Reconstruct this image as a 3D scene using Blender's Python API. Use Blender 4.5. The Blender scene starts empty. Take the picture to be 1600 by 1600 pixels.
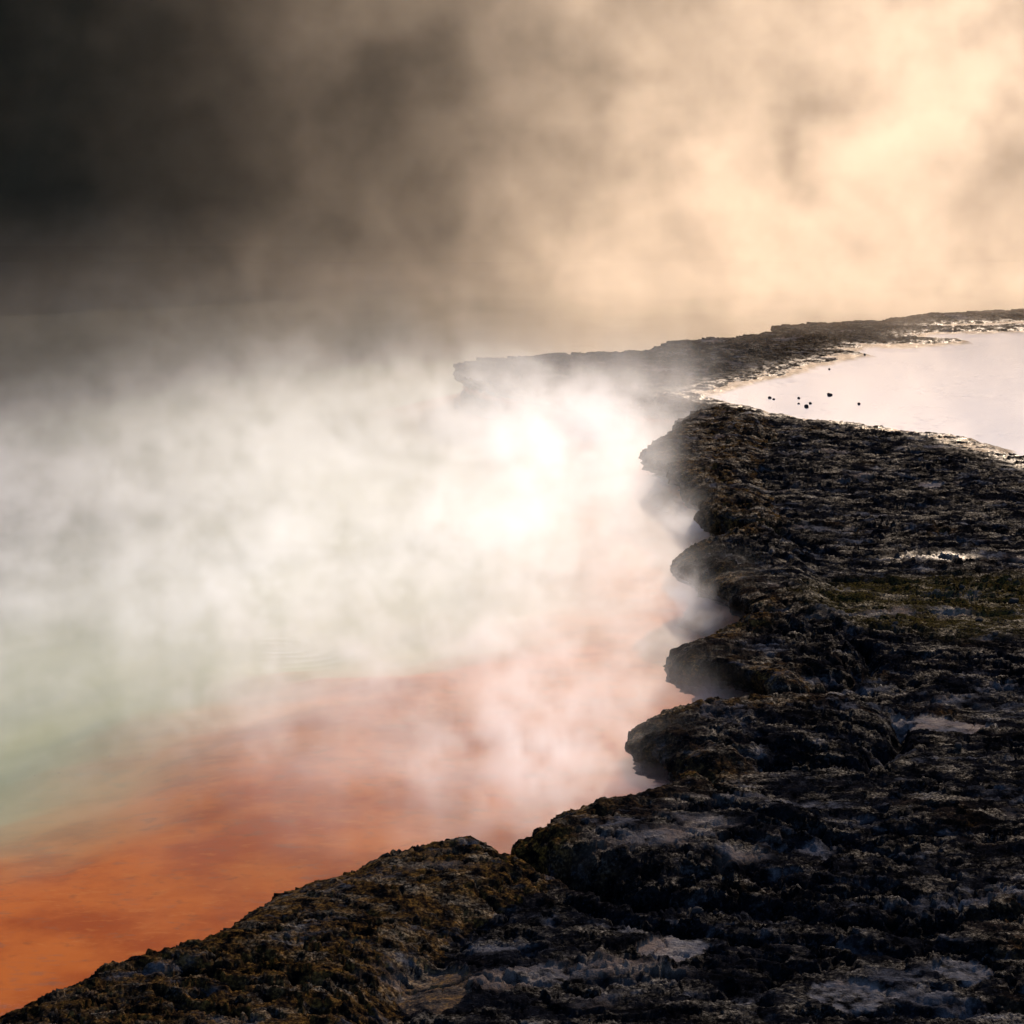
import bpy, math, random
import numpy as np
from mathutils import Vector, Euler

R = math.radians
random.seed(7)
scn = bpy.context.scene
col = scn.collection

# ------------------------------------------------------------------ camera
CAM_Z = 3.8
FPX = 3111.0                      # focal length in pixels of a 1600 px frame (70 mm on 36 mm)
PITCH = math.atan(550 / FPX)
cd = bpy.data.cameras.new('camera')
cd.sensor_fit = 'AUTO'; cd.sensor_width = 36; cd.lens = 36 * FPX / 1600
cd.clip_start = 0.1; cd.clip_end = 5000
cam = bpy.data.objects.new('camera', cd); col.objects.link(cam)
cam.location = (0, 0, CAM_Z); cam.rotation_euler = (R(90) - PITCH, 0, 0)
scn.camera = cam

# ------------------------------------------------------------------ light
SUN_AZ, SUN_EL = R(24), R(29)     # to the right of straight ahead, above the horizon
w = bpy.data.worlds.new('World'); scn.world = w; w.use_nodes = True
nt = w.node_tree; nt.nodes.clear()
sky = nt.nodes.new('ShaderNodeTexSky'); sky.sky_type = 'NISHITA'; sky.sun_disc = False
sky.sun_elevation = SUN_EL; sky.sun_rotation = SUN_AZ; sky.dust_density = 0.7; sky.ozone_density = 2.0
bg = nt.nodes.new('ShaderNodeBackground'); bg.inputs[1].default_value = 0.15
wo = nt.nodes.new('ShaderNodeOutputWorld')
nt.links.new(sky.outputs[0], bg.inputs[0]); nt.links.new(bg.outputs[0], wo.inputs[0])
sd = bpy.data.lights.new('sun', 'SUN'); sd.energy = 4.0; sd.angle = R(0.5); sd.color = (1.0, 0.74, 0.50)
sun = bpy.data.objects.new('sun', sd); col.objects.link(sun)
sdir = Vector((math.sin(SUN_AZ) * math.cos(SUN_EL), math.cos(SUN_AZ) * math.cos(SUN_EL), math.sin(SUN_EL)))
sun.rotation_euler = sdir.to_track_quat('Z', 'Y').to_euler()

scn.view_settings.view_transform = 'Standard'; scn.view_settings.look = 'None'
scn.view_settings.exposure = 0.7; scn.view_settings.gamma = 1.0
cy = scn.cycles
cy.use_denoising = True
cy.max_bounces = 6; cy.diffuse_bounces = 2; cy.glossy_bounces = 3; cy.transmission_bounces = 3
cy.volume_bounces = 3; cy.transparent_max_bounces = 64
cy.volume_step_rate = 4.0; cy.volume_max_steps = 256
cy.caustics_reflective = False; cy.caustics_refractive = False

# ------------------------------------------------------------------ pixel -> world (on a level plane)
cp, sp = math.cos(PITCH), math.sin(PITCH)
def at(px, py, z=0.36):
    u = (px - 800) / FPX; v = (800 - py) / FPX
    dx, dy, dz = u, cp + v * sp, -sp + v * cp
    t = (z - CAM_Z) / dz
    return dx * t, dy * t
def poly(pts, z=0.36): return np.array([at(x, y, z) for x, y in pts])

# ------------------------------------------------------------------ numpy noise
def _h(ix, iy, seed):
    n = (ix.astype(np.int64) * 374761393 + iy.astype(np.int64) * 668265263 + seed * 2147483647) & 0xffffffff
    n = ((n ^ (n >> 13)) * 1274126177) & 0xffffffff
    return ((n ^ (n >> 16)) & 0xffffff).astype(np.float32) / 16777216.0
def gn(x, y, seed=0):
    x0 = np.floor(x); y0 = np.floor(y); fx = x - x0; fy = y - y0
    ux = fx * fx * fx * (fx * (fx * 6 - 15) + 10); uy = fy * fy * fy * (fy * (fy * 6 - 15) + 10)
    ix = x0.astype(np.int64); iy = y0.astype(np.int64)
    def g(a, b):
        t = _h(ix + a, iy + b, seed) * 6.2831853
        return np.cos(t) * (fx - a) + np.sin(t) * (fy - b)
    n0 = g(0, 0) * (1 - ux) + g(1, 0) * ux; n1 = g(0, 1) * (1 - ux) + g(1, 1) * ux
    return (n0 * (1 - uy) + n1 * uy) * 1.5
def fbm(x, y, s, octv=5, rough=0.5, seed=0):
    a = 1.0; t = 0; tot = 0
    for k in range(octv):
        t = t + a * gn(x * s + 17.3 * k, y * s - 9.1 * k, seed + k); tot += a
        a *= rough; s *= 2.03
    return t / tot
def ridged(x, y, s, octv=4, rough=0.5, seed=0):
    a = 1.0; t = 0; tot = 0
    for k in range(octv):
        t = t + a * (1 - np.abs(gn(x * s + 11.3 * k, y * s + 5.7 * k, seed + k)) * 2); tot += a
        a *= rough; s *= 2.1
    return t / tot
def worley(x, y, s, seed=0):
    x = x * s; y = y * s; ix = np.floor(x).astype(np.int64); iy = np.floor(y).astype(np.int64)
    d = np.full(np.shape(x), 9.0, np.float32)
    for a in (-1, 0, 1):
        for b in (-1, 0, 1):
            cx = ix + a + _h(ix + a, iy + b, seed); cyy = iy + b + _h(ix + a, iy + b, seed + 91)
            d = np.minimum(d, (cx - x) ** 2 + (cyy - y) ** 2)
    return np.sqrt(d)
def sstep(a, b, x):
    t = np.clip((x - a) / (b - a), 0, 1); return t * t * (3 - 2 * t)

def seg_dist(px, py, P, closed=False):
    d2 = np.full(px.shape, 1e9, np.float32)
    n = len(P); rng = range(n if closed else n - 1)
    for i in rng:
        ax, ay = P[i]; bx, by = P[(i + 1) % n]
        ex, ey = bx - ax, by - ay; L = ex * ex + ey * ey + 1e-12
        t = np.clip(((px - ax) * ex + (py - ay) * ey) / L, 0, 1)
        qx = px - ax - t * ex; qy = py - ay - t * ey
        np.minimum(d2, qx * qx + qy * qy, out=d2)
    return np.sqrt(d2)
def inside(px, py, P):
    c = np.zeros(px.shape, bool); n = len(P); j = n - 1
    for i in range(n):
        xi, yi = P[i]; xj, yj = P[j]
        if yi != yj:
            c ^= ((yi > py) != (yj > py)) & (px < (xj - xi) * (py - yi) / (yj - yi) + xi)
        j = i
    return c
def sdf(px, py, P):
    m = (px > P[:, 0].min() - 3) & (px < P[:, 0].max() + 3) & (py > P[:, 1].min() - 3) & (py < P[:, 1].max() + 3)
    out = np.full(px.shape, -3.0, np.float32)
    x = px[m]; y = py[m]
    d = seg_dist(x, y, P, True)
    out[m] = np.where(inside(x, y, P), d, -d)
    return out

# ------------------------------------------------------------------ traced outlines
EDGE = [(-900, 2100), (-260, 1720), (-60, 1605), (0, 1575), (60, 1545), (165, 1498), (255, 1478), (335, 1452), (372, 1432), (385, 1412), (440, 1376),
        (560, 1338), (590, 1325), (680, 1304), (742, 1297), (775, 1306), (802, 1322), (838, 1336), (838, 1322), (806, 1312), (802, 1305),
        (825, 1298), (842, 1278), (872, 1258), (930, 1246), (985, 1240), (1045, 1218), (1062, 1196), (1042, 1178), (1000, 1164),
        (982, 1150), (981, 1134), (1010, 1114), (1060, 1101), (1150, 1090), (1212, 1084), (1200, 1062), (1150, 1050), (1090, 1042),
        (1052, 1030), (1046, 1014), (1085, 996), (1135, 978), (1178, 969), (1176, 952), (1140, 925), (1112, 905), (1075, 890), (1053, 875),
        (1053, 864), (1095, 846), (1150, 826), (1172, 818), (1150, 812), (1110, 808), (1097, 797), (1104, 784), (1085, 776),
        (1068, 768), (1078, 752), (1062, 744), (1046, 736), (1046, 728), (1030, 722), (1004, 712), (1005, 704), (1022, 684), (1050, 672), (1055, 658),
        (1072, 646), (1105, 638), (1118, 632), (1095, 628), (1060, 625), (1000, 622), (900, 616), (810, 600), (740, 588), (716, 576), (714, 565),
        (760, 558), (850, 552), (930, 549), (1000, 547), (1030, 536), (1060, 530), (1120, 526), (1200, 518), (1225, 514), (1206, 507),
        (1240, 503), (1330, 499), (1400, 496), (1430, 489), (1500, 484), (1560, 481), (1600, 480), (1750, 478), (2100, 474)]
EDGE_W = poly(EDGE)
SHELF = np.vstack([EDGE_W, [(60, 47), (60, -25), (-30, -25)]])
POND = poly([(1066, 609), (1100, 604), (1120, 596), (1135, 589), (1180, 582), (1228, 572), (1240, 565), (1290, 554), (1345, 545), (1318, 540), (1345, 531),
             (1420, 530), (1500, 527), (1490, 522), (1420, 519), (1440, 513), (1560, 509), (1600, 508), (1700, 506), (2300, 500),
             (2300, 860), (1750, 745), (1600, 707), (1500, 673), (1400, 661), (1300, 649), (1230, 640), (1160, 626), (1110, 616)])
POND2 = poly([(1440, 503), (1500, 499), (1640, 495), (1640, 499), (1540, 503)])
PUD = poly([(1400, 862), (1440, 859), (1475, 860), (1492, 862), (1478, 865), (1450, 866), (1420, 864)])
LOBES = [
 ('broad ochre stained ledge at the bottom left corner', 0.07, 0.35, [(-400, 1900), (-60, 1600), (165, 1490), (385, 1405), (590, 1318), (745, 1288), (802, 1318), (880, 1350), (850, 1385), (770, 1415), (710, 1450), (645, 1520), (615, 1600), (560, 1750), (200, 2100)]),
 ('dark blunt ledge with a crack on its near side', 0.08, 0.30, [(795, 1300), (870, 1250), (1060, 1208), (1190, 1225), (1300, 1262), (1340, 1300), (1220, 1335), (1040, 1378), (930, 1362), (850, 1334)]),
 ('rounded ledge jutting out above the ochre streaked hollow', 0.085, 0.26, [(975, 1135), (1060, 1095), (1230, 1078), (1350, 1085), (1395, 1105), (1408, 1138), (1340, 1178), (1210, 1188), (1130, 1206), (1065, 1205), (1000, 1170)]),
 ('thick overhanging ledge with an orange foot at the waterline', 0.10, 0.24, [(1040, 1012), (1130, 974), (1205, 962), (1290, 985), (1345, 998), (1352, 1028), (1290, 1058), (1240, 1080), (1150, 1064), (1050, 1042)]),
 ('long ledge running back to a dark crevice', 0.08, 0.26, [(1045, 866), (1160, 820), (1215, 820), (1262, 850), (1300, 920), (1345, 985), (1290, 980), (1225, 958), (1160, 962), (1100, 905)]),
 ('stepped brown headland at the narrow neck of rock', 0.08, 0.30, [(995, 706), (1050, 655), (1110, 634), (1190, 640), (1215, 680), (1180, 740), (1240, 815), (1180, 822), (1095, 812), (1040, 742)]),
]
CRUST = [
 ('smooth grey crust patch pitted with small black holes', [(1262, 1530), (1290, 1514), (1330, 1508), (1370, 1520), (1410, 1538), (1380, 1556), (1330, 1562), (1280, 1552)]),
 ('cracked grey and tan crust patch', [(1455, 1497), (1490, 1488), (1540, 1492), (1565, 1505), (1540, 1520), (1510, 1522), (1480, 1512)]),
 ('orange tinged crust at the right edge', [(1560, 1477), (1590, 1470), (1640, 1474), (1640, 1486), (1590, 1484)]),
 ('pale grainy crust with an orange spot', [(985, 1462), (1030, 1446), (1080, 1450), (1110, 1470), (1090, 1490), (1030, 1495), (1000, 1482)]),
 ('flat ochre crust patch beside the foreground ledge', [(642, 1500), (665, 1482), (705, 1488), (740, 1500), (730, 1545), (690, 1570), (640, 1560), (628, 1540)]),
 ('pale pinkish crust patch behind a rounded ledge', [(1395, 1106), (1440, 1102), (1520, 1112), (1560, 1120), (1520, 1132), (1440, 1128), (1400, 1118)]),
 ('small pale square crust patch', [(1432, 744), (1468, 745), (1470, 752), (1450, 760), (1436, 755)]),
]
CRACKS = [ # pts, width m, depth m
 ([(838, 1328), (900, 1352), (960, 1378), (1015, 1388)], .07, .22),
 ([(1015, 1388), (1130, 1392), (1230, 1402), (1330, 1428), (1470, 1432), (1620, 1412)], .05, .08),
 ([(1176, 962), (1225, 968), (1290, 992), (1345, 1004)], .05, .18),
 ([(1345, 1004), (1365, 1030), (1330, 1055), (1250, 1075)], .06, .10),
 ([(1172, 818), (1215, 824), (1255, 842), (1290, 856)], .07, .20),
 ([(1290, 856), (1350, 862), (1440, 864), (1540, 868), (1640, 874)], .10, .07),
 ([(1210, 1190), (1290, 1190), (1350, 1185), (1410, 1150), (1405, 1115)], .06, .10),
 ([(1120, 683), (1240, 688), (1360, 690), (1480, 702)], .12, .09),
 ([(1160, 733), (1240, 738), (1330, 742), (1450, 735)], .12, .08),
 ([(1300, 900), (1400, 905), (1500, 908), (1600, 906)], .06, .05),
 ([(1340, 1010), (1450, 1018), (1620, 1022)], .06, .05),
 ([(880, 1392), (960, 1420), (1090, 1440), (1260, 1452), (1420, 1468), (1600, 1470)], .05, .07),
 ([(760, 1425), (720, 1455), (660, 1500), (630, 1530), (612, 1610)], .08, .04),
 ([(1180, 1350), (1300, 1378), (1400, 1382), (1430, 1395)], .04, .05),
 ([(1100, 1545), (1260, 1500), (1300, 1490)], .035, .04),
 ([(1260, 1565), (1400, 1570), (1600, 1560)], .04, .045),
 ([(1080, 1270), (1180, 1275), (1290, 1300), (1420, 1330)], .05, .06),
]
LOBE_W = [poly(l[3]) for l in LOBES]
CRUST_W = [poly(c[1]) for c in CRUST]
CRACK_W = [(poly(c[0]), c[1], c[2]) for c in CRACKS]
GREEN = poly([(1240, 930), (1300, 900), (1450, 895), (1700, 890), (1700, 985), (1500, 990), (1370, 985), (1290, 965)])
FARPOLY = poly([(700, 600), (700, 540), (1050, 515), (1240, 490), (2200, 465), (2200, 540), (1345, 540), (1240, 572), (1120, 600), (1105, 625), (900, 640)])
POND_Z = 0.275

# ------------------------------------------------------------------ object helpers
def tag(o, **k):
    for a, b in k.items(): o[a] = b
    return o
def mesh_obj(name, V, F, mat=None, parent=None, smooth=True, attrs=None, link=True):
    me = bpy.data.meshes.new(name)
    V = np.asarray(V, np.float32); F = np.asarray(F, np.int32)
    k = F.shape[1]
    me.vertices.add(len(V)); me.vertices.foreach_set('co', V.ravel())
    me.loops.add(F.size); me.loops.foreach_set('vertex_index', F.ravel())
    me.polygons.add(len(F)); me.polygons.foreach_set('loop_start', np.arange(0, F.size, k, dtype=np.int32))
    me.update(calc_edges=True)
    me.polygons.foreach_set('use_smooth', np.full(len(F), smooth))
    for an, av in (attrs or {}).items():
        a = me.attributes.new(an, 'FLOAT', 'POINT'); a.data.foreach_set('value', np.asarray(av, np.float32))
    me.validate(clean_customdata=False)
    o = bpy.data.objects.new(name, me)
    if mat: me.materials.append(mat)
    if link: col.objects.link(o)
    if parent: o.parent = parent
    return o

# ------------------------------------------------------------------ materials
class N:
    """tiny node writer"""
    def __init__(s, tree): s.t = tree; tree.nodes.clear()
    def n(s, ty, **k):
        nd = s.t.nodes.new(ty)
        for a, b in k.items():
            if a.startswith('i_'): nd.inputs[a[2:].replace('_', ' ')].default_value = b
            else: setattr(nd, a, b)
        return nd
    def l(s, a, b): s.t.links.new(a, b)
    def put(s, sock, v):
        if isinstance(v, (int, float, tuple)): sock.default_value = v
        else: s.l(v, sock)
    def m(s, op, a, b=0.0, c=0.0, cl=False):
        nd = s.t.nodes.new('ShaderNodeMath'); nd.operation = op; nd.use_clamp = cl
        for k, v in enumerate((a, b, c)): s.put(nd.inputs[k], v)
        return nd.outputs[0]
    def vm(s, op, a, b=None):
        nd = s.t.nodes.new('ShaderNodeVectorMath'); nd.operation = op
        s.put(nd.inputs[0], a)
        if b is not None: s.put(nd.inputs[1], b)
        return nd.outputs[0]
    def mr(s, v, a, b, c=0.0, d=1.0, ty='SMOOTHSTEP'):
        nd = s.t.nodes.new('ShaderNodeMapRange'); nd.interpolation_type = ty
        for k, x in enumerate((v, a, b, c, d)): s.put(nd.inputs[k], x)
        return nd.outputs[0]
    def noise(s, vec, scale, detail=4.0, rough=0.5, dist=0.0, out=0):
        nd = s.t.nodes.new('ShaderNodeTexNoise')
        s.put(nd.inputs['Vector'], vec); nd.inputs['Scale'].default_value = scale
        nd.inputs['Detail'].default_value = detail; nd.inputs['Roughness'].default_value = rough
        nd.inputs['Distortion'].default_value = dist
        return nd.outputs[out]
    def mix(s, f, a, b):
        nd = s.t.nodes.new('ShaderNodeMix'); nd.data_type = 'RGBA'
        s.put(nd.inputs[0], f)
        for k, v in ((6, a), (7, b)):
            if isinstance(v, tuple) and len(v) == 3: v = v + (1.0,)
            s.put(nd.inputs[k], v)
        return nd.outputs[2]
    def attr(s, name):
        nd = s.t.nodes.new('ShaderNodeAttribute'); nd.attribute_name = name
        return nd.outputs['Fac']

def new_mat(name):
    m = bpy.data.materials.new(name); m.use_nodes = True
    return m, N(m.node_tree)

def rock_material():
    m, g = new_mat('dark_sinter_rock')
    pos = g.n('ShaderNodeNewGeometry').outputs['Position']
    z = g.n('ShaderNodeSeparateXYZ'); g.l(pos, z.inputs[0]); z = z.outputs[2]
    n1 = g.noise(pos, 2.2, 6, .6); n2 = g.noise(pos, 14, 6, .65); n3 = g.noise(pos, 60, 4, .6); n4 = g.noise(pos, 0.7, 3, .5)
    base = g.mix(g.mr(n2, .35, .7), (.0011, .0012, .0017), (.0065, .0070, .0098))
    base = g.mix(g.m('MULTIPLY', g.mr(n3, .55, .75), .55), base, (.030, .032, .043))
    stv = g.vm('MULTIPLY', pos, (.8, 1.3, 1.3)); n5 = g.noise(stv, 3.2, 8, .68, .4)
    base = g.mix(g.m('MULTIPLY', g.mr(n5, .54, .70), .8), base, g.mix(n3, (.024, .027, .036), (.11, .114, .14)))
    base = g.mix(g.m('MULTIPLY', g.mr(n5, .47, .36), .8), base, (.0012, .0012, .0015))
    och = g.m('MULTIPLY', g.attr('ochre'), g.mr(n2, .40, .62))
    base = g.mix(och, base, g.mix(g.mr(n3, .4, .7), (.030, .016, .005), (.17, .095, .020)))
    grn = g.m('MULTIPLY', g.attr('green'), g.mr(n3, .38, .6))
    base = g.mix(grn, base, g.mix(n2, (.02, .017, .006), (.06, .046, .012)))
    pale = g.m('MULTIPLY', g.attr('pale'), g.mr(g.m('ADD', g.m('MULTIPLY', n2, .6), g.m('MULTIPLY', n1, .4)), .36, .52))
    base = g.mix(pale, base, g.mix(g.mr(n1, .42, .6), (.085, .085, .097), (.125, .10, .09)))
    base = g.mix(g.attr('silt'), base, (.84, .87, .92))
    wet = g.mr(z, .10, .0)
    base = g.mix(wet, base, g.mix(n2, (.30, .085, .018), (.48, .20, .07)))
    b = g.n('ShaderNodeBsdfPrincipled')
    g.l(base, b.inputs['Base Color'])
    damp = g.attr('damp')
    damp = g.m('MULTIPLY', damp, g.m('SUBTRACT', 1.0, g.attr('silt'), cl=True))
    film = g.m('MULTIPLY', g.mr(g.noise(g.vm('MULTIPLY', pos, (.6, 1.2, 1.2)), 6, 7, .7), .48, .64), g.mr(n3, .36, .66))
    damp = g.m('MAXIMUM', damp, g.m('MULTIPLY', film, .42))
    g.l(g.m('SUBTRACT', .90, g.m('MULTIPLY', damp, .64)), b.inputs['Roughness'])
    g.l(g.m('MULTIPLY', damp, .45), b.inputs['Specular IOR Level'])
    bp = g.n('ShaderNodeBump'); g.l(g.m('SUBTRACT', 1.0, g.attr('silt'), cl=True), bp.inputs['Strength']); bp.inputs['Distance'].default_value = .012
    hh = g.m('ADD', g.m('MULTIPLY', g.noise(pos, 90, 5, .7), 1.5), g.m('MULTIPLY', g.noise(pos, 26, 5, .6), 2.5))
    hh = g.m('ADD', hh, g.m('MULTIPLY', g.noise(pos, 9, 5, .6), 4.0))
    g.l(hh, bp.inputs['Height']); g.l(bp.outputs[0], b.inputs['Normal'])
    o = g.n('ShaderNodeOutputMaterial'); g.l(b.outputs[0], o.inputs[0])
    return m

def water_material(name, tint, ripple, rings=None):
    m, g = new_mat(name)
    pos = g.n('ShaderNodeNewGeometry').outputs['Position']
    mp = g.n('ShaderNodeMapping'); g.l(pos, mp.inputs[0]); mp.inputs['Scale'].default_value = (1, 1.0, 1)
    h = g.m('ADD', g.noise(mp.outputs[0], 1.3, 3, .5), g.m('MULTIPLY', g.noise(mp.outputs[0], 9, 4, .65), .22))
    if rings:
        ds = g.n('ShaderNodeVectorMath', operation='DISTANCE'); g.l(pos, ds.inputs[0]); ds.inputs[1].default_value = rings
        rr = g.m('ADD', ds.outputs['Value'], g.m('MULTIPLY', g.noise(pos, 1.2, 2, .5), .5))
        wv = g.m('MULTIPLY', g.m('SINE', g.m('MULTIPLY', rr, 42.0)), g.m('MULTIPLY', g.mr(rr, 1.5, .4), g.mr(rr, .15, .5)))
        wv = g.m('MULTIPLY', wv, g.mr(g.noise(pos, .9, 2, .5), .45, .65))
        h = g.m('ADD', h, g.m('MULTIPLY', wv, .28))
    bp = g.n('ShaderNodeBump'); bp.inputs['Strength'].default_value = 1.0 if ripple else 0.0; bp.inputs['Distance'].default_value = ripple
    g.l(h, bp.inputs['Height'])
    geo = g.n('ShaderNodeNewGeometry')
    dt = g.n('ShaderNodeVectorMath', operation='DOT_PRODUCT'); g.l(bp.outputs[0], dt.inputs[0]); g.l(geo.outputs['Incoming'], dt.inputs[1])
    c1 = g.m('SUBTRACT', 1.0, g.m('ABSOLUTE', dt.outputs['Value']), cl=True)
    fr = g.m('MULTIPLY_ADD', g.m('POWER', c1, 5.0), .98, .02)      # Schlick, the same from both sides
    gl = g.n('ShaderNodeBsdfAnisotropic'); gl.inputs['Roughness'].default_value = .05 if ripple else .02; g.l(bp.outputs[0], gl.inputs['Normal'])
    tr = g.n('ShaderNodeBsdfTransparent'); tr.inputs[0].default_value = tint
    mx = g.n('ShaderNodeMixShader'); g.l(fr, mx.inputs[0]); g.l(tr.outputs[0], mx.inputs[1]); g.l(gl.outputs[0], mx.inputs[2])
    o = g.n('ShaderNodeOutputMaterial'); g.l(mx.outputs[0], o.inputs[0])
    return m

ROCK = rock_material()
WATER = water_material('hot_pool_water', (.93, .95, .90, 1), .004, at(430, 1012, 0) + (0.0,))
PONDW = water_material('pond_water', (.97, .96, .95, 1), 0.0)

# ------------------------------------------------------------------ the rock shelf
def shelf_height(x, y, d):
    """height of the shelf top, and the colour masks, at distance d inland of the pool edge"""
    h = np.full(x.shape, .30, np.float32)
    h += .035 * fbm(x, y, .35, 3, .5, 3)
    lob = np.full(x.shape, -1, np.int32); best = np.full(x.shape, 0.0, np.float32)
    wx = x + .12 * fbm(x, y, 2.2, 6, .68, 50); wy = y + .18 * fbm(x, y, 2.2, 6, .68, 60)
    for i, P in enumerate(LOBE_W):
        s = sdf(wx, wy, P)
        h += LOBES[i][1] * sstep(-.02, LOBES[i][2], s)
        t = s > best; lob[t] = i; best[t] = s[t]
    for i, (P, wd, dp) in enumerate(CRACK_W):
        m = (x > P[:, 0].min() - 1) & (x < P[:, 0].max() + 1) & (y > P[:, 1].min() - 1) & (y < P[:, 1].max() + 1)
        s = seg_dist(wx[m], wy[m], P)
        h[m] -= dp * np.exp(-(s / wd) ** 2)
    far = sstep(-.6, .6, sdf(x, y, FARPOLY))
    # pond basin
    pd = sdf(x + .25 * fbm(x, y, 1.2, 5, .6, 70), y + .5 * fbm(x, y, .9, 5, .6, 80), POND)
    pd = np.maximum(pd, sdf(x, y + .3 * fbm(x, y, .9, 4, .6, 81), POND2))
    nearpond = sstep(-1.1, .0, pd)
    pu = sdf(wx, wy, PUD)
    crust = np.full(x.shape, -1, np.int32); cm = np.zeros(x.shape, np.float32)
    for i, P in enumerate(CRUST_W):
        s = sdf(wx, wy, P)
        crust[s > 0] = i; cm = np.maximum(cm, sstep(-.012, .012, s))
    # layered terraces: broken steps that follow a slow noise
    amp = (.65 + .7 * sstep(-.3, .4, fbm(x, y, .7, 3, .5, 9))) * (1 - .9 * cm) * (1 - .96 * sstep(.02, .32, pd)) * (.6 + .4 * sstep(.0, .35, d))
    far_ = sstep(10, 18, y)
    def strata(sc, seed, n_, hgt, sharp, ax=.6):
        q = fbm(x * ax, y, sc, 5, .6, seed) * n_
        f = q - np.floor(q)
        return hgt * (np.floor(q) + sstep(.0, sharp, f) - q * .75)
    h += amp * strata(.8, 5, 6.0, .030 + .012 * far_, .10)
    h += amp * strata(2.6, 15, 6.0, .013 + .006 * far_, .14)
    h += amp * strata(7.5, 25, 5.0, .006 + .003 * far_, .2)
    h += amp * (.016 + .016 * far_) * fbm(x * .6, y, 2.6, 5, .6, 6)
    h += amp * .010 * (ridged(x * .5, y, 4.0, 5, .65, 30) - .5)
    rg = sstep(-.15, .35, fbm(x, y, 1.1, 3, .5, 11))              # rough ground here, smoother crust there
    h += amp * rg * .008 * (ridged(x + .03 * gn(x * 9, y * 9, 35), y, 11.0, 4, .7, 31) - .5)
    h += amp * (.2 + rg) * .005 * (.6 - worley(x + .02 * gn(x * 20, y * 20, 5), y, 15.0, 41))
    h += amp * (.3 + rg) * .0045 * (.6 - worley(x, y, 38.0, 43))
    h += amp * (.4 + .6 * rg) * .0085 * fbm(x * .8, y, 26, 4, .7, 8)
    crk = 1 - np.abs(gn(x * .45 + .35 * fbm(x, y, 1.5, 4, .6, 61), y * 1.0 + .35 * fbm(x, y, 1.5, 4, .6, 62), 63)) * 2
    crk2 = 1 - np.abs(gn(x * 1.4 + .3 * fbm(x, y, 4, 3, .6, 64), y * 2.6 + .3 * fbm(x, y, 4, 3, .6, 65), 66)) * 2
    h -= (1 - sstep(-.3, 0, pd)) * (.030 * sstep(.93, .99, crk) + .014 * sstep(.92, .99, crk2))
    pit = sstep(.28, .10, worley(x, y, 4.1, 77)) * sstep(.0, .3, fbm(x, y, .8, 3, .5, 78))
    h -= pit * .04 * (1 - .6 * cm)
    h -= cm * .02 * sstep(.17, .08, worley(x, y, 7.0, 79)) * sstep(0, .2, fbm(x, y, 2, 2, .5, 80))
    # rounded rim
    h -= .035 * np.exp(-np.maximum(d, 0) / .018)
    h += .012 * np.exp(-((d - .12) / .10) ** 2)
    # pond: flat wet margin, then below the water
    h = h * (1 - nearpond) + nearpond * (POND_Z + .004 + .55 * (h - .325))
    h -= sstep(-.05, .6, pd) * .10
    h -= sstep(-.05, .05, pu) * .09
    och = sstep(.6, .03, d) * .6 + .3 * sstep(.15, .5, fbm(x, y, 1.1, 4, .6, 90))
    och *= .35 + 1.0 * sstep(-.25, .4, fbm(x, y, 1.7, 3, .5, 92))
    och = np.maximum(och, .38 * far)
    och = np.where(lob == 0, np.maximum(och, .62), och)
    och = np.where(lob == 5, np.maximum(och, .6 * sstep(-.3, .3, fbm(x, y, 3, 3, .6, 93))), och)
    och = np.where(crust == 4, 1.0, och)
    grn = sstep(-.2, .3, sdf(wx, wy, GREEN)) * .9
    pale = np.maximum(cm * .95, .75 * sstep(.22, .42, fbm(x * .5, y, 1.3, 5, .6, 95)) * sstep(.15, .6, d))
    pale = np.where(crust == 4, .25, pale)
    silt = sstep(.14, .30, pd)
    return h.astype(np.float32), lob, crust, dict(ochre=np.clip(och, 0, 1), green=grn, pale=pale, silt=silt, damp=np.maximum(sstep(-.8, .0, pd) * sstep(-.1, .2, fbm(x, y, 5, 4, .7, 97)), sstep(-.3, 0, pu))), pd

def edge_fn(x, y):
    """signed distance to the pool edge, broken up by noise"""
    k = np.clip(y / 14, .7, 2.2)
    wx = x + k * (.10 * fbm(x, y, 1.4, 5, .6, 101) + .045 * fbm(x, y, 7, 3, .6, 103) + .018 * fbm(x, y, 24, 3, .6, 105))
    wy = y + k * (.12 * fbm(x, y, 1.4, 5, .6, 102) + .045 * fbm(x, y, 7, 3, .6, 104) + .018 * fbm(x, y, 24, 3, .6, 106))
    d = np.full(x.shape, 5.0, np.float32)
    ins = inside(wx, wy, SHELF)
    d = seg_dist(wx, wy, EDGE_W)
    return np.where(ins, d, -d).astype(np.float32)

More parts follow.
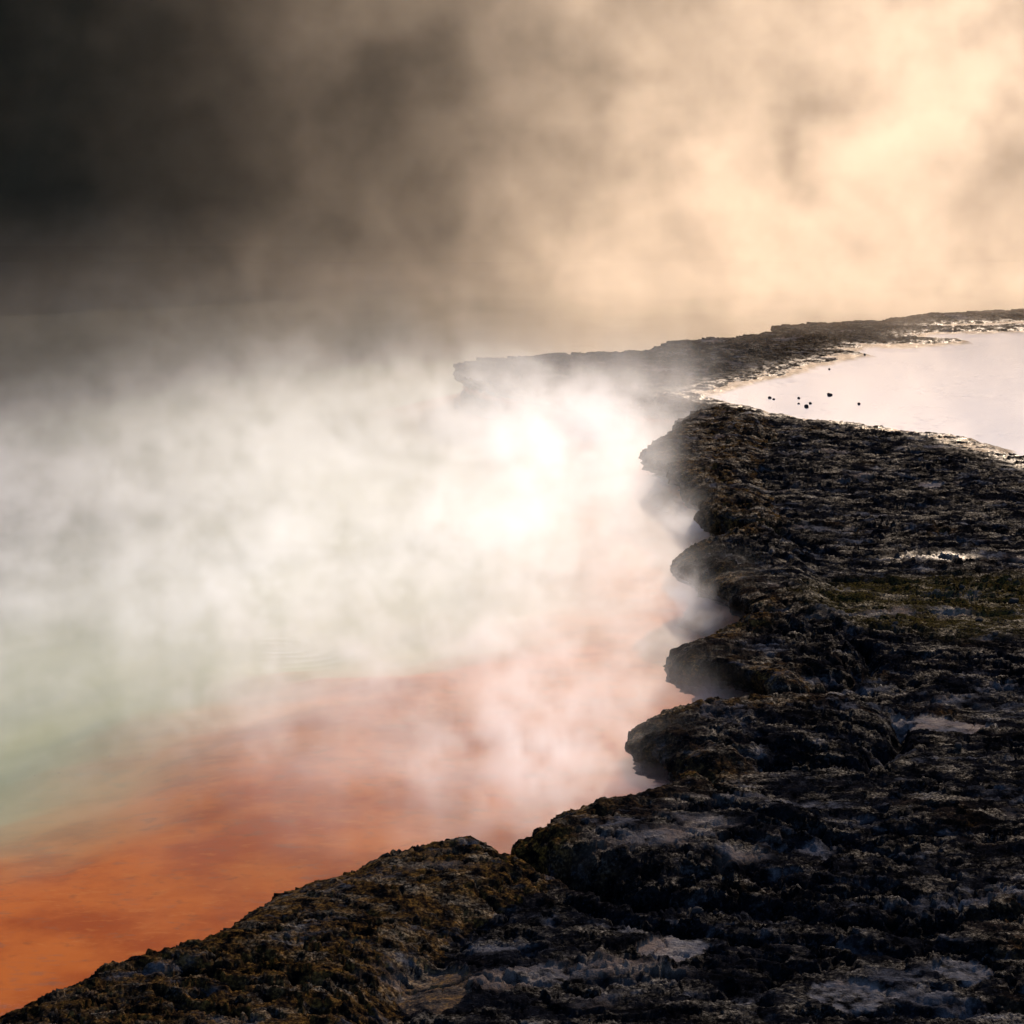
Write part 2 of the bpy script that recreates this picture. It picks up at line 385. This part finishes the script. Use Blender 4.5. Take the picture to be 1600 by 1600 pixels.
def build_shelf(NR, NC, y0, y1, a0, a1):
    ys = np.exp(np.linspace(math.log(y0), math.log(y1), NR))
    tx = np.linspace(a0, a1, NC)
    Y, T = np.meshgrid(ys, tx, indexing='ij')
    X = Y * T
    x = X.ravel(); y = Y.ravel()
    d = edge_fn(x, y)
    keepv = d > 0
    idx = np.arange(NR * NC).reshape(NR, NC)
    F = np.stack([idx[:-1, :-1], idx[:-1, 1:], idx[1:, 1:], idx[1:, :-1]], -1).reshape(-1, 4)
    F = F[keepv[F].all(1)]
    # compact
    used = np.zeros(NR * NC, bool); used[F.ravel()] = True
    remap = np.cumsum(used) - 1
    F = remap[F]; x = x[used]; y = y[used]; d = d[used]
    border_i = ((idx // NC == 0) | (idx // NC == NR - 1) | (idx % NC == 0) | (idx % NC == NC - 1)).ravel()[used]
    h, lob, crust, at_, pd = shelf_height(x, y, d)
    # boundary edges (used by one face)
    E = np.concatenate([F[:, [0, 1]], F[:, [1, 2]], F[:, [2, 3]], F[:, [3, 0]]])
    key = np.minimum(E[:, 0], E[:, 1]).astype(np.int64) * len(x) + np.maximum(E[:, 0], E[:, 1])
    u, first, cnt = np.unique(key, return_index=True, return_counts=True)
    B = E[first[cnt == 1]]
    B = B[~(border_i[B[:, 0]] & border_i[B[:, 1]])]
    bv = np.unique(B.ravel())
    # outward direction from a wide difference of the distance field, and the snap onto the contour
    e = .06
    gx = edge_fn(x[bv] + e, y[bv]) - edge_fn(x[bv] - e, y[bv]); gy = edge_fn(x[bv], y[bv] + e) - edge_fn(x[bv], y[bv] - e)
    L = np.hypot(gx, gy) + 1e-6; ox, oy = -gx / L, -gy / L
    L0 = np.minimum(d[bv], .03 * y[bv] / 8); x[bv] += ox * L0; y[bv] += oy * L0
    V = [np.stack([x, y, h], 1)]
    A = {k: [v] for k, v in at_.items()}
    lobs = [lob]; 
    pos = np.full(len(x), -1, np.int64); pos[bv] = np.arange(len(bv))
    NB = len(bv); ring_prev = bv; faces = [F]; flob = [lob[F[:, 0]]]; fcr = [crust[F[:, 0]]]
    KR = 40; base = len(x); zt = h[bv]
    for k in range(1, KR + 1):
        t = (k / KR) ** 1.25
        z = zt * (1 - t) + (-.35) * t
        bx, by = x[bv], y[bv]
        th = z * 14
        und = .02 - .05 * sstep(.03, .12, t) - .20 * sstep(.10, .38, t) + .12 * sstep(.45, .8, t)           # undercut then a foot
        lay = .075 * fbm(bx * .8 + by * .6, th, 1.0, 3, .6, 201) + .05 * fbm(bx * 3 + by * 3, z * 9, 1.0, 4, .6, 202) + .035 * fbm(bx * 9 + by * 7, z * 26, 1.0, 3, .6, 203)
        lay = lay + .022 * np.sin(z * 75 + 5 * fbm(bx, by, 1.1, 3, .5, 207)) + .014 * np.sin(z * 170 + 7 * fbm(bx, by, 2.1, 3, .5, 208))
        sw = z * 24 + 1.6 * fbm(bx, by, 1.3, 4, .6, 209); sw = sw - np.floor(sw)
        lay = lay * 1.2 + .045 * (sw - .5) * sstep(-.3, .2, fbm(bx, by, 2.4, 3, .6, 210))
        off = np.where(t < .06, .015, und + lay) * np.where(t < .15, t / .15, 1)
        rx = bx + ox * off; ry = by + oy * off
        V.append(np.stack([rx, ry, z], 1))
        for kk in A: A[kk].append(A[kk][0][bv] * (.3 if kk != 'ochre' else .8))
        cur = base + (k - 1) * NB + np.arange(NB)
        p0 = ring_prev[pos[B[:, 0]]]; p1 = ring_prev[pos[B[:, 1]]]
        c0 = cur[pos[B[:, 0]]]; c1 = cur[pos[B[:, 1]]]
        faces.append(np.stack([p1, p0, c0, c1], 1)); flob.append(lob[B[:, 0]]); fcr.append(np.full(len(B), -1))
        ring_prev = cur
    V = np.vstack(V); F = np.vstack(faces); FL = np.concatenate(flob); FC = np.concatenate(fcr)
    A = {k: np.concatenate(v) for k, v in A.items()}
    return V, F, FL, FC, A

def sub_mesh(name, V, F, A, parent=None):
    used = np.unique(F.ravel()); rm = np.zeros(len(V), np.int64); rm[used] = np.arange(len(used))
    return mesh_obj(name, V[used], rm[F], ROCK, parent, True, {k: v[used] for k, v in A.items()})

DETAIL = 1.0
V, F, FL, FC, A = build_shelf(int(1250 * DETAIL), int(1150 * DETAIL), 6.6, 62, -.29, .34)
far = (FL < 0) & (sdf(V[F[:, 0], 0], V[F[:, 0], 1], FARPOLY) > 0)
code = np.where(FC >= 0, 100 + FC, np.where(FL >= 0, FL, np.where(far, 50, -1)))
shelf = sub_mesh('rock_shelf', V, F[code == -1], A); tag(shelf, kind='structure')
o = sub_mesh('far_rock_shelf', V, F[code == 50], A); tag(o, kind='structure')
for i, l in enumerate(LOBES):
    o = sub_mesh('rock_ledge', V, F[code == i], A, shelf); o['label'] = l[0]
for i, l in enumerate(CRUST):
    if (code == 100 + i).any():
        o = sub_mesh('mineral_crust', V, F[code == 100 + i], A, shelf); o['label'] = l[0]

# the same shelf, coarser, carried on round the camera's feet and off to the sides
for args in ((230, 240, 6.6, 62, .34, .95), (60, 260, 1.5, 6.6, -.9, .95), (50, 80, 6.6, 12, -1.0, -.29)):
    v_, f_, _, _, a_ = build_shelf(*args)
    tag(sub_mesh('rock_shelf', v_, f_, a_), kind='structure')
def sheet(name, x0, x1, y0, y1, n, zf, mat, **k):
    xs = np.linspace(x0, x1, n); ysn = np.linspace(y0, y1, n)
    X, Y = np.meshgrid(xs, ysn, indexing='ij'); X = X.ravel(); Y = Y.ravel()
    idx = np.arange(n * n).reshape(n, n)
    Fq = np.stack([idx[:-1, :-1], idx[1:, :-1], idx[1:, 1:], idx[:-1, 1:]], -1).reshape(-1, 4)
    return mesh_obj(name, np.stack([X, Y, zf(X, Y)], 1), Fq, mat, None, True, **k)

# ------------------------------------------------------------------ water, pool bed, ground, hills
def bed_material():
    m, g = new_mat('pool_bed')
    pos = g.n('ShaderNodeNewGeometry').outputs['Position']
    st = g.n('ShaderNodeMapping'); g.l(pos, st.inputs[0]); st.inputs['Scale'].default_value = (.8, .9, 1)
    n1 = g.noise(st.outputs[0], 1.6, 6, .6); n2 = g.noise(st.outputs[0], 9, 5, .6)
    o_ = g.mix(g.mr(n1, .38, .62), (.29, .048, .004), (.44, .104, .014))
    o_ = g.mix(g.m('MULTIPLY', g.mr(n2, .55, .75), .6), o_, (.18, .05, .022))
    n3 = g.noise(g.vm('MULTIPLY', pos, (.45, 1.0, 1.0)), 11, 7, .7)
    o_ = g.mix(g.m('MULTIPLY', g.mr(n3, .54, .66), .4), o_, (.17, .085, .065))
    o_ = g.mix(g.m('MULTIPLY', g.mr(n3, .44, .34), .3), o_, (.50, .17, .04))
    gr = g.mix(n1, (.30, .32, .20), (.39, .40, .27))
    c = g.mix(g.attr('deep'), o_, gr)
    c = g.mix(g.attr('abyss'), c, (.014, .016, .013))
    b = g.n('ShaderNodeBsdfPrincipled'); g.l(c, b.inputs['Base Color']); b.inputs['Roughness'].default_value = .8; b.inputs['Specular IOR Level'].default_value = .1
    o = g.n('ShaderNodeOutputMaterial'); g.l(b.outputs[0], o.inputs[0])
    return m
BED = bed_material()
ORANGE = poly([(-900, 2200), (-500, 1330), (0, 1290), (200, 1235), (330, 1160), (420, 1075), (560, 1010), (760, 985), (900, 960), (980, 900), (990, 700), (700, 600), (900, 560), (1600, 470), (2600, 470), (2600, 2200)], 0)
def sdf2(x, y): return np.where(inside(x, y, ORANGE), 1, -1) * seg_dist(x, y, ORANGE[2:13])
n = 260
xs = np.linspace(-45, 45, n); ysn = np.linspace(2, 90, n)
X, Y = np.meshgrid(xs, ysn, indexing='ij'); X = X.ravel(); Y = Y.ravel()
dd = sdf(X + .5 * fbm(X, Y, .5, 4, .6, 301), Y + .8 * fbm(X, Y, .5, 4, .6, 302), ORANGE)
deep = sstep(.5, -1.8, dd)
Z = -.22 - .5 * sstep(0.8, -3.0, dd) + .03 * fbm(X, Y, 1.1, 4, .6, 303)
idx = np.arange(n * n).reshape(n, n)
Fq = np.stack([idx[:-1, :-1], idx[1:, :-1], idx[1:, 1:], idx[:-1, 1:]], -1).reshape(-1, 4)
bed = tag(mesh_obj('pool_bed', np.stack([X, Y, Z], 1), Fq, BED, None, True, {'deep': deep, 'abyss': sstep(-3, -9, sdf2(X, Y)) }), kind='structure')

def flat(name, P, z, mat, **k):
    P = [(float(a), float(b), z) for a, b in P]
    me = bpy.data.meshes.new(name); me.from_pydata(P, [], [list(range(len(P)))]); me.materials.append(mat)
    o = bpy.data.objects.new(name, me); col.objects.link(o); tag(o, **k); return o
flat('pool_water', [(-45, 2), (45, 2), (45, 90), (-45, 90)], 0.0, WATER, kind='structure')
ysn = np.exp(np.linspace(math.log(13), math.log(60), 220)); tx = np.linspace(.0, .60, 220)
Yp, Tp = np.meshgrid(ysn, tx, indexing='ij'); Xp = (Yp * Tp).ravel(); Yp = Yp.ravel()
kp = (np.maximum(sdf(Xp, Yp, POND), np.maximum(sdf(Xp, Yp, POND2), sdf(Xp, Yp, PUD))) > -.45) & (edge_fn(Xp, Yp) > .35)
idx = np.arange(220 * 220).reshape(220, 220)
Fq = np.stack([idx[:-1, :-1], idx[:-1, 1:], idx[1:, 1:], idx[1:, :-1]], -1).reshape(-1, 4)
Fq = Fq[kp[Fq].all(1)]; us = np.unique(Fq); rm = np.zeros(220 * 220, int); rm[us] = np.arange(len(us))
tag(mesh_obj('pond_water', np.stack([Xp[us], Yp[us], np.full(len(us), POND_Z)], 1), rm[Fq], PONDW), kind='structure')

def simple(name, c1, c2, sc=1.0, rough=.9):
    m, g = new_mat(name); pos = g.n('ShaderNodeNewGeometry').outputs['Position']
    b = g.n('ShaderNodeBsdfPrincipled'); g.l(g.mix(g.noise(pos, sc, 5, .6), c1, c2), b.inputs['Base Color']); b.inputs['Roughness'].default_value = rough; b.inputs['Specular IOR Level'].default_value = .04
    o = g.n('ShaderNodeOutputMaterial'); g.l(b.outputs[0], o.inputs[0]); return m
SCRUB = simple('dark_scrub', (.014, .010, .006), (.040, .030, .018), .4)
EARTH = simple('dark_earth', (.03, .028, .024), (.07, .06, .05), .3)
tag(sheet('ground', -1500, 1500, -1500, 1500, 40, lambda a, b: np.full(a.shape, -1.6), EARTH), kind='structure')
def hillz(a, b):
    r = np.hypot(a, b)
    return -2.5 + (sstep(88, 125, b) * ((60 - 44 * sstep(-12, 45, a)) + 8 * fbm(a, b, .012, 3, .5, 401)) + 0.6 * fbm(a, b, .12, 3, .5, 402) * sstep(80, 120, b))  # left side raised beyond the view to block sky reflection in the pool
tag(sheet('hills', -320, 320, 80, 420, 160, hillz, SCRUB), kind='structure')

# ------------------------------------------------------------------ steam: real density grids
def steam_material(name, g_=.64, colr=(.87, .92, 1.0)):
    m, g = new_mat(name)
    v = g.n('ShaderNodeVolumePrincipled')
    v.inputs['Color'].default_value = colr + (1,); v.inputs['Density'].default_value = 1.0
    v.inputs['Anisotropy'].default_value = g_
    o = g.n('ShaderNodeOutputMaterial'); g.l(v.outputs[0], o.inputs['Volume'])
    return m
STEAM = steam_material('steam')  # low steam: cool skylight put into the default scattering colour
SUN_TINT_STEAM = steam_material('sun_tinted_steam', .60, (1.0, .90, .79))  # warm backlight on the far bank, put into its scattering colour

def volume(name, lo, hi, vox, field, STEAM=STEAM):
    """a mesh host whose geometry nodes lay a steam density over the box lo..hi"""
    me = bpy.data.meshes.new(name); me.materials.append(STEAM)
    o = bpy.data.objects.new(name, me); col.objects.link(o); tag(o, kind='stuff')
    t = bpy.data.node_groups.new(name + '_nodes', 'GeometryNodeTree')
    t.interface.new_socket('Geometry', in_out='OUTPUT', socket_type='NodeSocketGeometry')
    g = N(t)
    out = g.n('NodeGroupOutput'); vc = g.n('GeometryNodeVolumeCube'); sm = g.n('GeometryNodeSetMaterial')
    sm.inputs['Material'].default_value = STEAM
    vc.inputs['Min'].default_value = lo; vc.inputs['Max'].default_value = hi
    for ax, a, b in zip('XYZ', lo, hi): vc.inputs['Resolution ' + ax].default_value = max(2, int((b - a) / vox))
    pos = g.n('GeometryNodeInputPosition').outputs[0]
    dens = field(g, pos)
    # fade to nothing at the faces of the box
    sep = g.n('ShaderNodeSeparateXYZ'); g.l(pos, sep.inputs[0])
    for k in range(3):
        f = min(1.5, (hi[k] - lo[k]) * .1)
        if k == 2: edges = (g.mr(sep.outputs[2], hi[2] - f, hi[2], 1, 0),)
        else: edges = (g.mr(sep.outputs[k], lo[k], lo[k] + f), g.mr(sep.outputs[k], hi[k] - f, hi[k], 1, 0))
        for e_ in edges: dens = g.m('MULTIPLY', dens, e_)
    dens = g.m('MULTIPLY', dens, g.m('GREATER_THAN', dens, .0008))
    g.l(dens, vc.inputs['Density'])
    g.l(vc.outputs[0], sm.inputs[0]); g.l(sm.outputs[0], out.inputs[0])
    md = o.modifiers.new('steam', 'NODES'); md.node_group = t
    return o

def blobs(g, pos, B):
    """sum of gaussian clouds: (x, y, z, rx, ry, rz, strength)"""
    tot = None
    for x, y, z, rx, ry, rz, s in B:
        v = g.vm('DIVIDE', g.vm('SUBTRACT', pos, (x, y, z)), (rx, ry, rz))
        nd = g.n('ShaderNodeVectorMath', operation='DOT_PRODUCT'); g.l(v, nd.inputs[0]); g.l(v, nd.inputs[1])
        e_ = g.m('MULTIPLY', g.m('POWER', 2.71828, g.m('MULTIPLY', nd.outputs['Value'], -1.0)), s)
        tot = e_ if tot is None else g.m('ADD', tot, e_)
    return tot

# clouds of steam: (x, y, z, rx, ry, rz, density)
def mist(px, py, rx, ry, rz, s, z=.12):
    x, y = at(px, py, z); return (x, y, z, rx, ry, rz, s)
HIGH = [
    (8.5, 50, 1, 7.5, 7, 6.5, .085),
    (9, 54, 9, 9, 6, 6, .020),      # bright bank behind the far shelf, right
    (3.6, 51, 3, 2.8, 6, 6, .024),
    (1.2, 52, 7, 3.2, 6, 5, .011),
    (-3.8, 50, 9, 2.8, 6, 5, .013),
    (-8, 52, 6, 9, 6, 9, .0016),
    (-5, 42, 0, 5, 6, 1.5, .004),
    (-11, 45, 0, 8, 6, 1.5, .004),
    (9, 60, 0, 13, 5, 2.4, .04),
    (8, 39, .3, 5, 5, .9, .010),
]
LOW = [
    (1.3, 26.0, .1, 1.5, 3.5, .55, .60),   # low bank over the water
    (-1.0, 24, .2, 2.8, 4.5, .8, .24),
    (-4.8, 23, .2, 3.0, 5, .9, .09),
    (-4.5, 18.5, .2, 3.0, 3.0, .7, .15),
    (-1.8, 17.5, .1, 2.2, 2.6, .55, .20),
    (.3, 18.5, .1, 1.4, 3.8, .5, .31),
    (-7, 33, .4, 6, 6, 2.0, .007),
    (-2.5, 31, .3, 2.5, 3, 1.2, .018),
    (5, 34, .2, 3.5, 4, .5, .015),
    (-3.2, 14.6, .1, 2.6, 2.6, .6, .22),
    (-.9, 13.4, .1, 1.4, 1.8, .45, .30),
    (.1, 12.4, .1, .8, 1.6, .4, .45),
    mist(960, 690, 1.2, 1.2, .3, .6), mist(1040, 960, .35, 1.0, .2, .7),
    mist(900, 1230, .6, .8, .22, .8), mist(850, 612, 2.0, .7, .2, .10),
]
# vapour caught under the overhangs, in the coves between the ledges
COVES = [mist(1055, 745, .35, .7, .16, 1.6, .14), mist(1085, 815, .28, .45, .15, 2.2, .14), mist(1100, 930, .34, .55, .17, 2.6, .14), mist(1120, 965, .3, .3, .14, 2.2, .12),
         mist(1085, 1090, .32, .28, .15, 3.0, .12), mist(1150, 1090, .25, .2, .10, 1.5, .10), mist(1005, 1200, .24, .30, .16, 3.4, .12), mist(1040, 1215, .15, .2, .12, 2.5, .12)]
# the line of the ledge tips, near to far (x, y), where the drifting steam stops
MARGIN = [at(*q) for q in ((-300, 1745), (0, 1575), (385, 1405), (745, 1296), (985, 1138), (1048, 1012), (1053, 868), (1006, 706), (1075, 645))]
MARGIN.append((MARGIN[-1][0] + 2.0, MARGIN[-1][1] + 8))
def cloud_field(blob_list, warp_scale, warp_amt, fine, lo_, hi_, top, rock=True):
    def f(g, pos):
        p = pos
        for sc_, am_ in ((warp_scale, warp_amt), (warp_scale * 3.1, warp_amt * .3)):
            warp = g.vm('SCALE', g.vm('SUBTRACT', g.noise(p, sc_, 3, .5, 0, 1), (.5, .5, .5)), None)
            warp.node.inputs['Scale'].default_value = am_
            p = g.vm('ADD', p, warp)
        w_ = g.mr(g.noise(p, fine, 9, .70, .6), lo_, hi_, .03, top)
        sz = g.n('ShaderNodeSeparateXYZ'); g.l(pos, sz.inputs[0])
        n2 = g.noise(p, fine * .3, 3, .5)
        d_ = g.m('MULTIPLY', blobs(g, p, blob_list), g.m('MULTIPLY', w_, g.mr(n2, .3, .7, .4, 1.5)))
        if rock:
            # the draught carries the steam off the rock: none drifts over the near shelf
            wp = g.n('ShaderNodeSeparateXYZ'); g.l(p, wp.inputs[0])
            xe = MARGIN[0][0]; sl = 0.0
            for (xa, ya), (xb, yb) in zip(MARGIN[:-1], MARGIN[1:]):
                k = (xb - xa) / (yb - ya)
                xe = g.m('MULTIPLY_ADD', g.m('MAXIMUM', g.m('SUBTRACT', sz.outputs[1], ya), 0.0), k - sl, xe); sl = k
            off = g.m('SUBTRACT', g.m('ADD', g.m('MULTIPLY', sz.outputs[0], .6), g.m('MULTIPLY', wp.outputs[0], .4)), xe)
            d_ = g.m('MULTIPLY', d_, g.m('MAXIMUM', g.mr(off, -.15, .42, 1, 0), g.mr(sz.outputs[1], 28.5, 32)))
            d_ = g.m('ADD', d_, g.m('MULTIPLY', blobs(g, pos, COVES), w_))
        return g.m('MULTIPLY', d_, g.mr(sz.outputs[2], .0, .06))
    return f
volume('steam_bank', (-22, 36, -.43), (22, 70, 14), .17, cloud_field(HIGH, .22, 4.0, .48, .38, .64, 1.6, False), SUN_TINT_STEAM)
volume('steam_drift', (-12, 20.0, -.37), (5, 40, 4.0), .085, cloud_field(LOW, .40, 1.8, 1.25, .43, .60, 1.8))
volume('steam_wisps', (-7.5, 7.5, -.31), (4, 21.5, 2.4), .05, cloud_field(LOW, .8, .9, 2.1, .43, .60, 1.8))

# ------------------------------------------------------------------ loose stones and flakes
STONE = simple('dark_stone', (.004, .004, .005), (.02, .02, .024), 30, .95)
FLAKE = simple('sinter_flake', (.10, .09, .08), (.35, .32, .28), 40, .7)
def stone_bm(name, seed, sx, sy, sz, mat):
    import bmesh
    bm = bmesh.new(); bmesh.ops.create_icosphere(bm, subdivisions=3, radius=1)
    rs = np.random.RandomState(seed); ph = rs.rand(9) * 6
    cut = [(Vector(rs.normal(size=3)).normalized(), .62 + .2 * rs.rand()) for _ in range(7)]
    for v in bm.verts:
        c = v.co.copy()
        for nn, dd_ in cut:
            k = c.dot(nn) - dd_
            if k > 0: c -= nn * k * .85
        f = 1 + .09 * math.sin(c.x * 4 + ph[0]) * math.sin(c.y * 5 + ph[1]) + .06 * math.sin(c.z * 9 + ph[2] + c.x * 7)
        v.co = Vector((c.x * sx, c.y * sy, c.z * sz)) * f
    me = bpy.data.meshes.new(name); bm.to_mesh(me); bm.free(); me.materials.append(mat)
    o = bpy.data.objects.new(name, me); col.objects.link(o); return o
PST = [ # px, py, width px, height px, label
 (1296, 615, 9, 6, 'largest dark stone standing alone well out in the bright pond'),
 (1260, 633, 8, 7, 'dark rounded stone at the near edge of the pond, widest of its cluster'),
 (1203, 620, 6, 5, 'leftmost small stone poking out of the pond near its left tip'),
 (1209, 623, 5, 3, 'tiny stone just right of the leftmost pond stone'),
 (1248, 621, 5, 4, 'small stone standing above and left of the wide cluster stone'),
 (1248, 630, 4, 3, 'tiny stone between the small upper stone and the pond shore'),
 (1266, 629, 5, 4, 'small stone just right of the wide cluster stone'),
 (1342, 630, 5, 4, 'small lone stone on the right in the pond near the lower shore'),
 (1296, 576, 4, 3, 'tiny lone stone near the upper left shore of the pond'),
 (1351, 553, 4, 3, 'tiny lone stone off the rocky spit at the top of the pond'),
]
for i, (px, py, wpx, hpx, lb) in enumerate(PST):
    x, y = at(px, py + hpx * .4, POND_Z); m_ = wpx * y / FPX * .55
    o = stone_bm('stone', 300 + i, m_, m_ * .9, hpx * y / FPX * .55, STONE)
    o.location = (x, y, POND_Z + .005); o.rotation_euler.z = i * 1.3
    tag(o, label=lb, category='stone', group='stones standing in the pond')

SST = [ # px, py, width px, label
 (1584, 940, 15, 'largest dark lump of rock on the olive patch, close to the right edge'),
 (1530, 968, 12, 'dark lump of rock low on the olive patch, below and left of the largest lump'),
 (1577, 908, 10, 'dark lump of rock at the top right of the olive patch'),
 (1503, 921, 9, 'small dark lump in the upper middle of the olive patch'),
 (1475, 901, 8, 'small dark lump at the upper edge of the olive patch, left of the others'),
 (1555, 994, 10, 'dark lump of rock just below the olive patch near the right edge'),
 (1461, 961, 8, 'small dark lump in the middle of the olive patch'),
 (1399, 985, 9, 'small dark lump at the lower left end of the olive patch'),
 (1243, 1190, 12, 'dark rounded stone in the shaded hollow below a jutting ledge'),
 (1498, 1162, 15, 'broad dark stone beside the pale spotted ground on the right'),
 (1090, 1417, 18, 'dark rounded stone at the foot of the long crack near the bottom'),
 (1545, 1394, 16, 'dark stone on the grey ground near the right edge, above the crust patches'),
]
for i, (px, py, wpx, lb) in enumerate(SST):
    x, y = at(px, py, .34); m_ = wpx * y / FPX * .55
    hz = shelf_height(np.array([x, x + m_, x - m_]), np.array([y, y, y]), np.full(3, 2.0))[0].mean()
    o = stone_bm('stone', 500 + i, m_, m_ * .9, m_ * .75, STONE)
    o.location = (x, y, float(hz) + m_ * .4); o.rotation_euler.z = i * .9
    tag(o, label=lb, category='stone', group='loose stones on the rock shelf')
FL_ = [(675, 912, 6, 'largest dark flake floating on the grey green water, right of the ripple rings'), (495, 962, 4, 'small flake afloat just above the ripple rings'),
       (548, 793, 4, 'left one of two flakes afloat side by side under the brightest steam'), (585, 793, 4, 'right one of two flakes afloat side by side under the brightest steam'),
       (520, 838, 3, 'faint flake afloat below the pair under the brightest steam'), (390, 1040, 4, 'upper of two flakes afloat close together below the ripple rings'),
       (395, 1062, 4, 'lower of two flakes afloat close together below the ripple rings'), (330, 1062, 3, 'tiny flake afloat left of the close pair below the ripple rings'),
       (293, 1067, 3, 'leftmost tiny flake of the scatter below the ripple rings'), (375, 1075, 3, 'lowest tiny flake of the scatter below the ripple rings'),
       (172, 1182, 4, 'left flake of two on the green water above the orange shallows'), (220, 1178, 4, 'right flake of two on the green water above the orange shallows'),
       (55, 1212, 4, 'flake afloat at far left, nearest the left edge of the green water'), (92, 1208, 4, 'second flake from the left edge on the green water'),
       (705, 782, 3, 'topmost faint flake afloat in the bright steam near the middle'), (465, 981, 4, 'flake touching the upper edge of the ripple rings'),
       (605, 905, 3, 'tiny flake afloat left of the largest dark flake'), (128, 1003, 3, 'tiny lone flake on the grey water at far left, level with the ripple rings')]
f0 = stone_bm('flake', 900, 1, 1, .3, FLAKE)
for i, (px, py, wpx, lb) in enumerate(FL_):
    o = f0 if i == 0 else f0.copy()
    if i: col.objects.link(o)
    x, y = at(px, py, 0); k = wpx * y / FPX * .5
    o.location = (x, y, .003); o.scale = (k, k * .8, k * .8); o.rotation_euler.z = i
    tag(o, label=lb, category='flake', group='flakes afloat on the pool')
